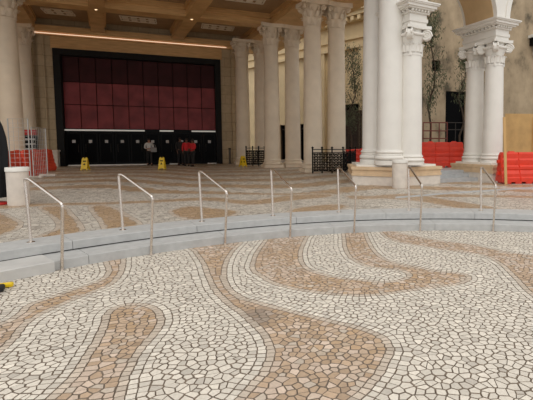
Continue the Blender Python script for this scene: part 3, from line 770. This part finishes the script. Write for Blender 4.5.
# ---------------------------------------------------------------- trees
def tree(label, px, Y, zg, hgt, w, nl, lo=.25, seed=1):
    rd = random.Random(seed); r = ray(px, 144); t = thing('tree', label, 'tree', (r.x/r.y*Y, Y, zg), 0, 'thin drooping trees by the pale walls')
    pts = [Vector((rd.uniform(-.1, .1)*k/2, rd.uniform(-.1, .1), hgt*.92*k/8)) for k in range(9)]; pts[0] = Vector((0, 0, 0))
    m = MB(); m.tube(pts, [.065-.006*k for k in range(9)], 8); m.build('trunk', M['bark'], t)
    mb = MB(); ml = MB()
    for k in range(30):
        z = hgt*(lo+(1-lo)*rd.random()); i = min(7, int(z/(hgt*.92)*8)); b0 = pts[i].lerp(pts[i+1], .5); b0.z = min(z, hgt*.92)
        a = rd.uniform(0, 2*PI); l = w*rd.uniform(.4, 1)*(1-.35*z/hgt); e = b0+Vector((l*math.cos(a), l*math.sin(a), rd.uniform(.1, .7)))
        mid = b0.lerp(e, .5)+Vector((0, 0, .15)); mb.tube([b0, mid, e], [.016, .011, .006], 5)
        for q in range(nl):
            u = rd.random(); c = b0.lerp(e, .3+.8*u)+Vector((rd.gauss(0, .13), rd.gauss(0, .13), rd.gauss(-.22, .25)))
            d = Vector((rd.gauss(0, .5), rd.gauss(0, .5), -1)).normalized()*rd.uniform(.10, .2); s = Vector((rd.gauss(0, 1), rd.gauss(0, 1), rd.gauss(0, .3)))  .normalized()*.024
            ml.add([c, c+d*.5+s, c+d, c+d*.5-s], [(0, 1, 2, 3)])
    mb.build('branches', M['bark'], t); ml.build('foliage', M['leaf'], t, 0)['kind'] = 'stuff'
tree('thin dark tree between the cream columns and the thick white columns', 351, 25.5, U, 7.2, .8, 60, .3, 3)
tree('thin straggly tree against the stucco wall, right of the three-column cluster', 430, 22.6, TZ, 8.6, .85, 75, .35, 5)
tree('thin tree half hidden behind the left edge of the white column pair', 461, 23.6, TZ, 6.2, .55, 24, .5, 9)
# ---------------------------------------------------------------- barriers
def barrier(label, loc, rz, mt='orange', L=1.9, group='orange-red plastic road barriers'):
    t = thing('road_barrier', label, 'barrier', loc, rz, group)
    pr = [(-.3, .07), (-.3, .2), (-.26, .24), (-.26, .34), (-.18, .46), (-.2, .5), (-.2, .58), (-.14, .64), (-.15, .7), (-.15, .8), (-.11, .86), (-.11, 1.02), (-.08, 1.07)]
    pr = pr+[(-x, z) for x, z in pr[::-1]]; n = len(pr); m = MB()
    secs = [(-L/2, .0, .9), (-L/2+.05, 0, 1), (-.02-L/6, 0, 1), (-L/6, 0, .93), (.02-L/6, 0, 1), (L/6-.02, 0, 1), (L/6, 0, .93), (L/6+.02, 0, 1), (L/2-.05, 0, 1), (L/2, 0, .9)]
    vs = [(x, y*sc, .07+(z-.07)*(sc if sc < 1 else 1)) for x, _, sc in secs for y, z in pr]; fs = []
    for i in range(len(secs)-1):
        for k in range(n): l = (k+1) % n; fs.append((i*n+k, (i+1)*n+k, (i+1)*n+l, i*n+l))
    fs += [tuple(range(n))[::-1], tuple((len(secs)-1)*n+k for k in range(n))]
    m.add(vs, fs); m.build('body', M[mt], t, 25)
    for k in range(5):
        x = -L/2+.2+k*(L-.4)/4; m = MB(); m.bev((x, 0, .05), (.24, .58, .10), .02); m.build('foot', M[mt], t, 0)
    for x in (-L*.28, L*.28): MB().bev((x, 0, 1.08), (.2, .12, .05), .015).build('filler_cap', M[mt], t, 0)
    for e in (-1, 1):
        for z_ in (.35, .75): MB().bev((e*(L/2+.03), 0, z_), (.1, .12, .12), .02).build('hinge_lug', M[mt], t, 0)
    return t
barrier('orange-red plastic road barrier in front of the plywood at the right edge', (at(526, 14.85), 14.85, U), .12)
barrier('orange-red plastic road barrier just beyond the right edge', (at(526, 14.85)+2.25, 15.12, U), .12)
barrier('orange-red road barrier between the thick white columns and the scroll-capital pair', (at(442, 18.3), 18.3, TZ), -.1, L=1.75)
barrier('darker red road barrier seen behind the iron gate, left of the thick white columns', (at(353, 24.2), 24.2, U), .1)
barrier('orange road barrier at left, the right-hand one with its end towards the viewer', (at(29.5, 18.3), 18.3, U), 1.75, 'orange2', 1.35)
barrier('orange road barrier at left, directly behind the white bin', (at(9, 17.2), 17.2, U), 1.6, 'orange2', 1.4)
barrier('orange road barrier at left, the farthest one', (at(40, 21.4), 21.4, U), 1.6, 'orange2', 1.5)
# mesh fence panels
def mesh_panel(label, p, q, h):
    p = Vector(p); q = Vector(q); L = (q-p).length; t = thing('mesh_fence_panel', label, 'fence', p, math.atan2(q.y-p.y, q.x-p.x), 'temporary wire mesh panels at left')
    MB().tube([(0, 0, .02), (0, 0, h), (L, 0, h), (L, 0, .02), (0, 0, .02)], .022, 8).build('frame', M['wire'], t)
    m = MB(); n = int(L/.14)
    for k in range(1, n): m.box((L*k/n, 0, h/2), (.009, .009, h-.04))
    n2 = int(h/.16)
    for k in range(1, n2): m.box((L/2, 0, h*k/n2), (L, .008, .009))
    m.build('wire_mesh', M['wire'], t, 0)
    for x in (0, L): MB().bev((x, 0, .05), (.2, .6, .1), .02).build('foot_block', M['plinth'], t, 0)
mesh_panel('tall wire mesh fence panel before the orange barriers, left one', (at(9, 16.3), 16.3, U), (at(29, 16.4), 16.4, U), 2.3)
mesh_panel('wire mesh fence panel before the orange barriers, right and lower one', (at(32, 16.8), 16.8, U), (at(46, 18.0), 18.0, U), 2.0)
t = thing('sign_stack', 'black cabinet with red and white boards standing behind the mesh fence', 'cabinet', (at(31, 22.5), 22.5, U), ANG)
MB().bev((0, 0, .9), (.55, .4, 1.8), .02).build('cabinet', M['black'], t, 0)
for z_ in (1.1, 1.35, 1.6): MB().bev((0, -.215, z_), (.48, .03, .07), .005).build('white_board', M['paper'], t, 0)
MB().bev((0, 0, 1.95), (.55, .3, .28), .02).build('red_board', M['redsig'], t, 0)
# ---------------------------------------------------------------- stone bins
def bin_(label, px, py, r, h):
    p = W(px, py); t = thing('stone_bin', label, 'bin', (p.x, p.y+r*.8, U), 0, 'round white stone bins')
    MB().lathe([(0, 0), (r*.97, 0), (r, .03), (r, h-.1), (r*.9, h-.1)], 40).build('body', M['plinth'], t)
    MB().lathe([(r*.88, h-.1), (r*1.07, h-.09), (r*1.07, h-.01), (r*1.03, h), (r*.78, h), (r*.74, h-.05), (r*.74, h-.10)], 40).build('rim', M['white'], t)
    MB().lathe([(0, h-.09), (r*.74, h-.09), (r*.74, h-.085), (0, h-.085)], 30).build('liner', M['blackmat'], t)
bin_('round white stone bin at the left edge beside the nearest handrail', 13.4, 206, .205, .84)
bin_('round pale stone bin in front of the three-column pedestal', 400.3, 188.6, .235, .87)
# ---------------------------------------------------------------- wet floor signs
def wet(label, px, py, rz):
    p = W(px, py); t = thing('wet_floor_sign', label, 'sign', (p.x, p.y, U), rz, 'yellow folding floor signs')
    for e in (-1, 1):
        X = Matrix.Translation((0, e*.02, .68)) @ Matrix.Rotation(e*R(14), 4, 'X') @ Matrix.Translation((0, 0, -.68))
        m = MB(); m.prism([(-.16, 0), (-.10, 0), (-.09, .07), (.09, .07), (.10, 0), (.16, 0), (.12, .62), (.05, .68), (.04, .62), (-.04, .62), (-.05, .68), (-.12, .62)], -.01, .01, X @ Matrix.Rotation(PI/2, 4, 'X'))
        q = m.build('panel', M['yellow'], t, 0)
        m = MB(); m.prism([(-.06, .27), (.06, .27), (0, .38)], .0105, .0125, X @ Matrix.Rotation(PI/2, 4, 'X')); m.prism([(-.075, .44), (.075, .44), (.075, .50), (-.075, .50)], .0105, .0125, X @ Matrix.Rotation(PI/2, 4, 'X')) if e < 0 else None
        q2 = m.build('printed_symbol', M['black'], q, 0)
wet('yellow folding wet floor sign at left in front of the black doors', 85.5, 170.5, .2); wet('yellow folding wet floor sign in the middle, near the person in white', 162.3, 169.8, .15); wet('yellow folding wet floor sign at right, beside the far iron gate', 243, 167.2, .9)
# ---------------------------------------------------------------- ornamental iron gates
def scrollpanel(mb, x0, x1, z0, z1, X, seed):
    rd = random.Random(seed); w = x1-x0
    nx, nz = 3, 7
    for i in range(nx):
        for j in range(nz):
            cx = x0+w*(i+.5)/nx; cz = z0+(z1-z0)*(j+.5)/nz; r = w/nx*.48; ph = (i+j) % 2*PI; sg = 1 if (i+j) % 2 else -1
            pts = [(cx+r*(1-.75*k/13)*math.cos(ph+sg*k/13*3.2*PI), 0, cz+r*(1-.75*k/13)*math.sin(ph+sg*k/13*3.2*PI)) for k in range(14)]
            mb.tube(pts, .018, 5, X)
def gate(label, nodes, h):
    o = Vector((*nodes[0], U)); t = thing('iron_gate', label, 'gate', o, 0, 'black folding iron gates with scrollwork')
    for i, p in enumerate(nodes):
        q = Vector((*p, U))-o; m = MB(); m.box(q+Vector((0, 0, h/2)), (.06, .06, h)); m.lathe([(0, 0), (.05, .0), (.06, .04), (0, .09)], 10, Matrix.Translation(q+Vector((0, 0, h)))); m.build('post', M['black'], t, 0)
    for i in range(len(nodes)-1):
        a = Vector((*nodes[i], U))-o; b = Vector((*nodes[i+1], U))-o; L = (b-a).length
        X = Matrix.Translation(a) @ Matrix.Rotation(math.atan2((b-a).y, (b-a).x), 4, 'Z'); m = MB()
        for z_ in (.1, h-.05, h-.2): m.box((L/2, 0, z_), (L, .03, .035), X)
        scrollpanel(m, .04, L-.04, .12, h-.2, X, i); m.build('scroll_panel', M['black'], t)
def nd(px, Y): return (at(px, Y), Y)
gate('black scrollwork iron gate in front of the nearer cream column pair', [nd(312.5, 19.75), nd(322, 20.0), nd(332, 19.75), nd(343, 20.0), nd(350, 21.2), nd(355.5, 22.4)], 1.15)
gate('black scrollwork iron gate between the far columns, behind the right yellow sign', [nd(246, 26.2), nd(252.5, 26.5), nd(258.5, 26.2), nd(264.5, 26.5)], 1.15)
# ---------------------------------------------------------------- plywood hoarding, guard rail, hoarding
PO = Vector((at(500, 16.9), 16.9, 0)); 
t = thing('plywood_hoarding', 'yellowish plywood hoarding behind the right barrier', 'hoarding', (at(504, 17.0)-.0, 17.0, U), BANG*.3)
for k in range(3):
    MB().bev((.62+k*1.24, 0, 1.27), (1.22, .03, 2.54), .004).build('plywood_sheet', M['ply'], t, 0)
for x in (1.24, 2.48, 3.7): MB().box((x, -.04, 1.2), (.09, .05, 2.4)).build('post', M['batten'], t, 0)
q = W(507.5, 178); 
m = MB(); X = Matrix.Translation((at(507, 14.36), 14.36, U)) @ Matrix.Rotation(R(-3), 4, 'Y')
m.box((0, 0, 1.12), (.085, .04, 2.24), X); tag(m.build('timber_post', M['batten'], smooth=0), 'upright pale timber batten leaning at the left end of the right barrier', 'post')
t = thing('guard_rail', 'rust-red metal guard rail above the middle barrier', 'railing', (at(423, 20), 20, TZ), .12)
m = MB(); Lr = 1.15
for z_ in (1.98, 1.6, 1.25): MB().tube([(0, 0, z_), (Lr, 0, z_)], .026, 8).build('rail', M['rust'], t)
for k in range(4): MB().tube([(Lr*k/3, 0, 0), (Lr*k/3, 0, 1.98)], .026, 8).build('post', M['rust'], t)
t = thing('pipe_railing', 'thin grey pipe railing in front of the dark doorway', 'railing', (at(446, 21.5), 21.5, TZ), .12)
for z_ in (2.05, 1.7): MB().tube([(0, 0, z_), (.95, 0, z_)], .018, 8).build('rail', M['rust_dark'], t)
for k in range(3): MB().tube([(.95*k/2, 0, 0), (.95*k/2, 0, 2.05)], .018, 8).build('post', M['rust_dark'], t)
t = thing('timber_hoarding', 'dark brown timber hoarding behind the thin tree and iron gate', 'hoarding', (at(338, 27.5), 27.5, U), .05)
for k in range(16): MB().bev((.075+k*.15, 0, 1.75), (.14, .04, 3.5), .006).build('board', M['dwood'], t, 0)
MB().box((1.2, .04, 3.2), (2.4, .05, .1)).build('rail', M['dwood'], t, 0)
m = MB(); m.lathe([(0, 0), (.05, 0), (.06, .03), (.03, .09), (0, .1)], 12); tag(m.build('spotlight', M['blackmat'], loc=(F-B_*.25-A_*.55+Vector((0, 0, PH)))), 'small dark floodlight on the pedestal before the scroll-capital pair', 'light')
# ---------------------------------------------------------------- left edge things
p = W(-2.5, 204.5); t = thing('folded_cover', 'tall black cloth-covered folded parasol at the left edge beside the white bin', 'parasol', (p.x, p.y, U))
m = MB(); vs = []; fs = []; n = 40; prof_ = [(.17, .16), (.20, .4), (.235, .9), (.24, 1.2), (.22, 1.5), (.17, 1.75), (.10, 1.95), (.05, 2.03), (.02, 2.06)]
for i in range(n):
    a = 2*PI*i/n; f = 1+.07*math.sin(8*a)
    for r_, z_ in prof_: vs.append((r_*f*math.cos(a), r_*f*math.sin(a), z_))
k = len(prof_)
for i in range(n):
    j = (i+1) % n
    for q in range(k-1): fs.append((i*k+q, j*k+q, j*k+q+1, i*k+q+1))
fs.append(tuple(i*k for i in range(n))[::-1]); fs.append(tuple(i*k+k-1 for i in range(n)))
m.add(vs, fs); m.build('cloth_cover', M['cloth'], t)
MB().lathe([(.025, .04), (.025, .2)], 12).build('pole', M['steel'], t)
MB().lathe([(0, 0), (.21, 0), (.22, .02), (.2, .05), (.03, .07), (0, .07)], 28).build('foot_plate', M['redsig'], t)
p = W(2, 289, 0); t = thing('rubber_foot_stand', 'black rubber block with a yellow plastic strip, on the paving at bottom left', 'floor stand', (p.x-.05, p.y-.1, 0), .5)
MB().bev((0, -.02, .035), (.26, .12, .07), .02).build('rubber_block', M['rubber'], t, 0)
MB().bev((.02, .10, .03), (.34, .06, .05), .015).build('yellow_strip', M['yellow'], t, 0)
MB().bev((.0, -.02, .08), (.1, .08, .03), .01).build('clip', M['rubber'], t, 0)
# ---------------------------------------------------------------- people
def skin_mesh(name, nodes, edges, mt, parent, sub=2, root=0):
    me = bpy.data.meshes.new(name); me.from_pydata([n[0] for n in nodes], edges, []); me.materials.append(mt)
    o = bpy.data.objects.new(name, me); COL.objects.link(o); o.parent = parent
    sk = o.modifiers.new('s', 'SKIN'); sk.use_smooth_shade = True; sk.use_x_symmetry = False
    for i, n in enumerate(nodes):
        r = n[1]; me.skin_vertices[0].data[i].radius = r if isinstance(r, tuple) else (r, r)
    me.skin_vertices[0].data[root].use_root = True
    sb = o.modifiers.new('d', 'SUBSURF'); sb.levels = sub; sb.render_levels = sub
    return o
def person(label, px, Y, rz, top, trouser, skin, h=1.7, arms='down', group=None, bag=None):
    t = thing('person', label, 'person', (at(px, Y), Y, U), rz, group); k = h/1.7
    V = lambda x, y, z: (x*k, y*k, z*k)
    st = .05
    if arms == 'down': aL = [(.19, 0, 1.38), (.24, .02, 1.12), (.22, -.07, .88), (.21, -.10, .79)]
    else: aL = [(.19, 0, 1.38), (.25, -.02, 1.13), (.14, -.24, 1.06), (.07, -.30, 1.08)]
    aR = [(-x, y, z) for x, y, z in aL]
    if arms == 'one': aL = [(.19, 0, 1.38), (.24, .02, 1.12), (.22, -.07, .88), (.21, -.10, .79)]
    N = [(V(0, 0, .93), (.15*k, .11*k)), (V(0, .01, 1.12), (.125*k, .095*k)), (V(0, .01, 1.30), (.16*k, .105*k)), (V(0, 0, 1.43), (.09*k, .07*k)), (V(0, -.005, 1.50), .052*k),
         (V(0, -.02, 1.58), (.07*k, .085*k)), (V(0, -.01, 1.66), (.062*k, .075*k))]
    Ed = [(0, 1), (1, 2), (2, 3), (3, 4), (4, 5), (5, 6)]
    for arm in (aL, aR):
        b = len(N); N += [(V(*arm[0]), .055*k), (V(*arm[1]), .043*k), (V(*arm[2]), .03*k), (V(*arm[3]), (.022*k, .035*k))]
        Ed += [(3, b), (b, b+1), (b+1, b+2), (b+2, b+3)]
    legs = []
    for sx, fy in ((1, -.08), (-1, .08)):
        b = len(N); q = [(.095*sx, 0, .86), (.10*sx, fy*.6-.02, .48), (.105*sx, fy, .09), (.11*sx, fy-.1, .04)]
        N += [(V(*q[0]), .085*k), (V(*q[1]), .058*k), (V(*q[2]), .04*k), (V(*q[3]), (.04*k, .03*k))]; legs.append([V(*v) for v in q])
        Ed += [(0, b), (b, b+1), (b+1, b+2), (b+2, b+3)]
    skin_mesh('body', N, Ed, skin, t)
    # fingers: five separate short chains per hand
    for arm, sx in ((aL, 1), (aR, -1)):
        hnd = Vector(V(*arm[3])); d = (hnd-Vector(V(*arm[2]))).normalized(); sd = Vector((0, 1, 0)) if arms == 'down' else Vector((0, 0, 1)); m = MB()
        for f, (o_, l) in enumerate(((-.026, .07), (-.009, .082), (.009, .078), (.025, .062))):
            a = hnd+sd*o_*k; m.tube([a-d*.01, a+d*l*.55*k, a+d*l*k+Vector((-sx*.012, 0, 0))], [.009*k, .008*k, .006*k], 6)
        a = hnd-sd*.03*k-d*.03*k; m.tube([a, a-sd*.025*k+d*.03*k, a-sd*.03*k+d*.055*k], [.01*k, .009*k, .007*k], 6); m.build('fingers', skin, t)
    J = [(V(0, 0, .90), (.165*k, .125*k)), (V(0, .01, 1.12), (.145*k, .115*k)), (V(0, .01, 1.31), (.18*k, .122*k)), (V(0, 0, 1.41), (.10*k, .08*k))]; je = [(0, 1), (1, 2), (2, 3)]
    for arm in (aL, aR):
        b = len(J); J += [(V(*arm[0]), .072*k), (V(*arm[1]), .058*k), (V(*(Vector(arm[1]).lerp(Vector(arm[2]), .9))), .044*k)]; je += [(3, b), (b, b+1), (b+1, b+2)]
    skin_mesh('jacket', J, je, top, t)
    TR = [(V(0, 0, .95), (.15*k, .115*k))]; te = []
    for lg in legs:
        b = len(TR); TR += [(lg[0], .1*k), (lg[1], .075*k), (tuple(Vector(lg[1]).lerp(Vector(lg[2]), .9)), .062*k)]; te += [(0, b), (b, b+1), (b+1, b+2)]
    skin_mesh('trousers', TR, te, trouser, t)
    for lg in legs:
        MB().bev((lg[2][0], lg[2][1]-.07*k, .04*k), (.095*k, .26*k, .078*k), .03).build('shoe', M['rubber'], t)
    m = MB(); X = Matrix.Translation(V(0, .012, 1.635)) @ Matrix.Diagonal((.088*k, .1*k, .095*k, 1))
    m.lathe([(0, -.75)]+[(math.cos(a), math.sin(a)) for a in np.linspace(-.7, PI/2-.01, 9)], 16, X); m.build('hair', M['hair'], t)
    m = MB(); m.tube([V(0, -.09, 1.60), V(0, -.118, 1.572), V(0, -.1, 1.565)], [.008, .014, .01], 6); m.build('nose', skin, t)
    m = MB()
    for e in (-1, 1): m.lathe([(0, -.008), (.008, 0), (0, .008)], 8, Matrix.Translation(V(e*.03, -.095, 1.605)))
    m.build('eyes', M['hair'], t)
    m = MB()
    for e in (-1, 1): m.lathe([(0, -.025), (.014, 0), (0, .025)], 8, Matrix.Translation(V(e*.078, -.005, 1.59)))
    m.build('ears', skin, t)
    MB().box(V(0, -.098, 1.54), (.04, .008, .008)).build('mouth', M['redsig'], t, 0)
    return t
pw_ = person('person in a white top and dark trousers carrying a grey bag', 149, 27.0, .5, M['wcloth'], M['dgrey'], M['skin'], 1.68, 'front')
b = thing('shoulder_bag', 'grey bag held by the person in the white top', 'bag', (at(153.5, 26.65), 26.65, U+.82), .4)
m = MB(); m.bev((0, 0, .17), (.34, .14, .28), .04); m.build('bag_body', M['greyc'], b)
MB().tube([(-.13, 0, .28), (-.1, 0, .45), (0, 0, .52), (.1, 0, .45), (.13, 0, .28)], .012, 8).build('strap', M['greyc'], b)
person('left person in a red jacket and black trousers by the doors', 186.5, 26.3, .3, M['red'], M['dgrey'], M['skin2'], 1.68, 'down', 'people in red jackets by the doors')
person('right person in a red jacket and black trousers by the doors', 192.5, 26.0, -.5, M['red'], M['dgrey'], M['skin2'], 1.64, 'front', 'people in red jackets by the doors')
person('person in charcoal clothing standing left of the two red jackets', 180, 27.2, .8, M['dgrey'], M['dgrey'], M['skin2'], 1.75)
# ---------------------------------------------------------------- light and camera
w = bpy.data.worlds.new('world'); SC.world = w; w.use_nodes = True; nt = w.node_tree; bg = nt.nodes['Background']
tc = nt.nodes.new('ShaderNodeTexCoord'); sx = nt.nodes.new('ShaderNodeSeparateXYZ'); nt.links.new(tc.outputs['Generated'], sx.inputs[0])
rp = nt.nodes.new('ShaderNodeValToRGB'); rp.color_ramp.elements[0].position = .0; rp.color_ramp.elements[0].color = (.84, .84, .85, 1)
rp.color_ramp.elements[1].position = .8; rp.color_ramp.elements[1].color = (1.0, .985, .96, 1)
nt.links.new(sx.outputs['Z'], rp.inputs[0]); nt.links.new(rp.outputs[0], bg.inputs['Color']); bg.inputs['Strength'].default_value = 1.12
L = bpy.data.lights.new('sun', 'SUN'); L.energy = .7; L.angle = R(50); L.color = (1, .97, .92); o = bpy.data.objects.new('sun', L); COL.objects.link(o); o.rotation_euler = (R(35), R(12), R(-20))
cam = bpy.data.cameras.new('camera'); co = bpy.data.objects.new('camera', cam); COL.objects.link(co)
cam.sensor_width = 36; cam.lens = FPX/533*36; cam.shift_x = (266.5-PX0)/533; cam.shift_y = -(200-PY0)/533; co.location = (0, 0, CAMH); co.rotation_euler = (PI/2-TH, 0, 0); cam.clip_end = 300
SC.camera = co
SC.view_settings.view_transform = 'Standard'; SC.view_settings.look = 'None'; SC.view_settings.exposure = 0; SC.view_settings.gamma = 1; SC.view_settings.use_curve_mapping = False
print('objects', len(bpy.data.objects), round(time.time()-T0, 1))
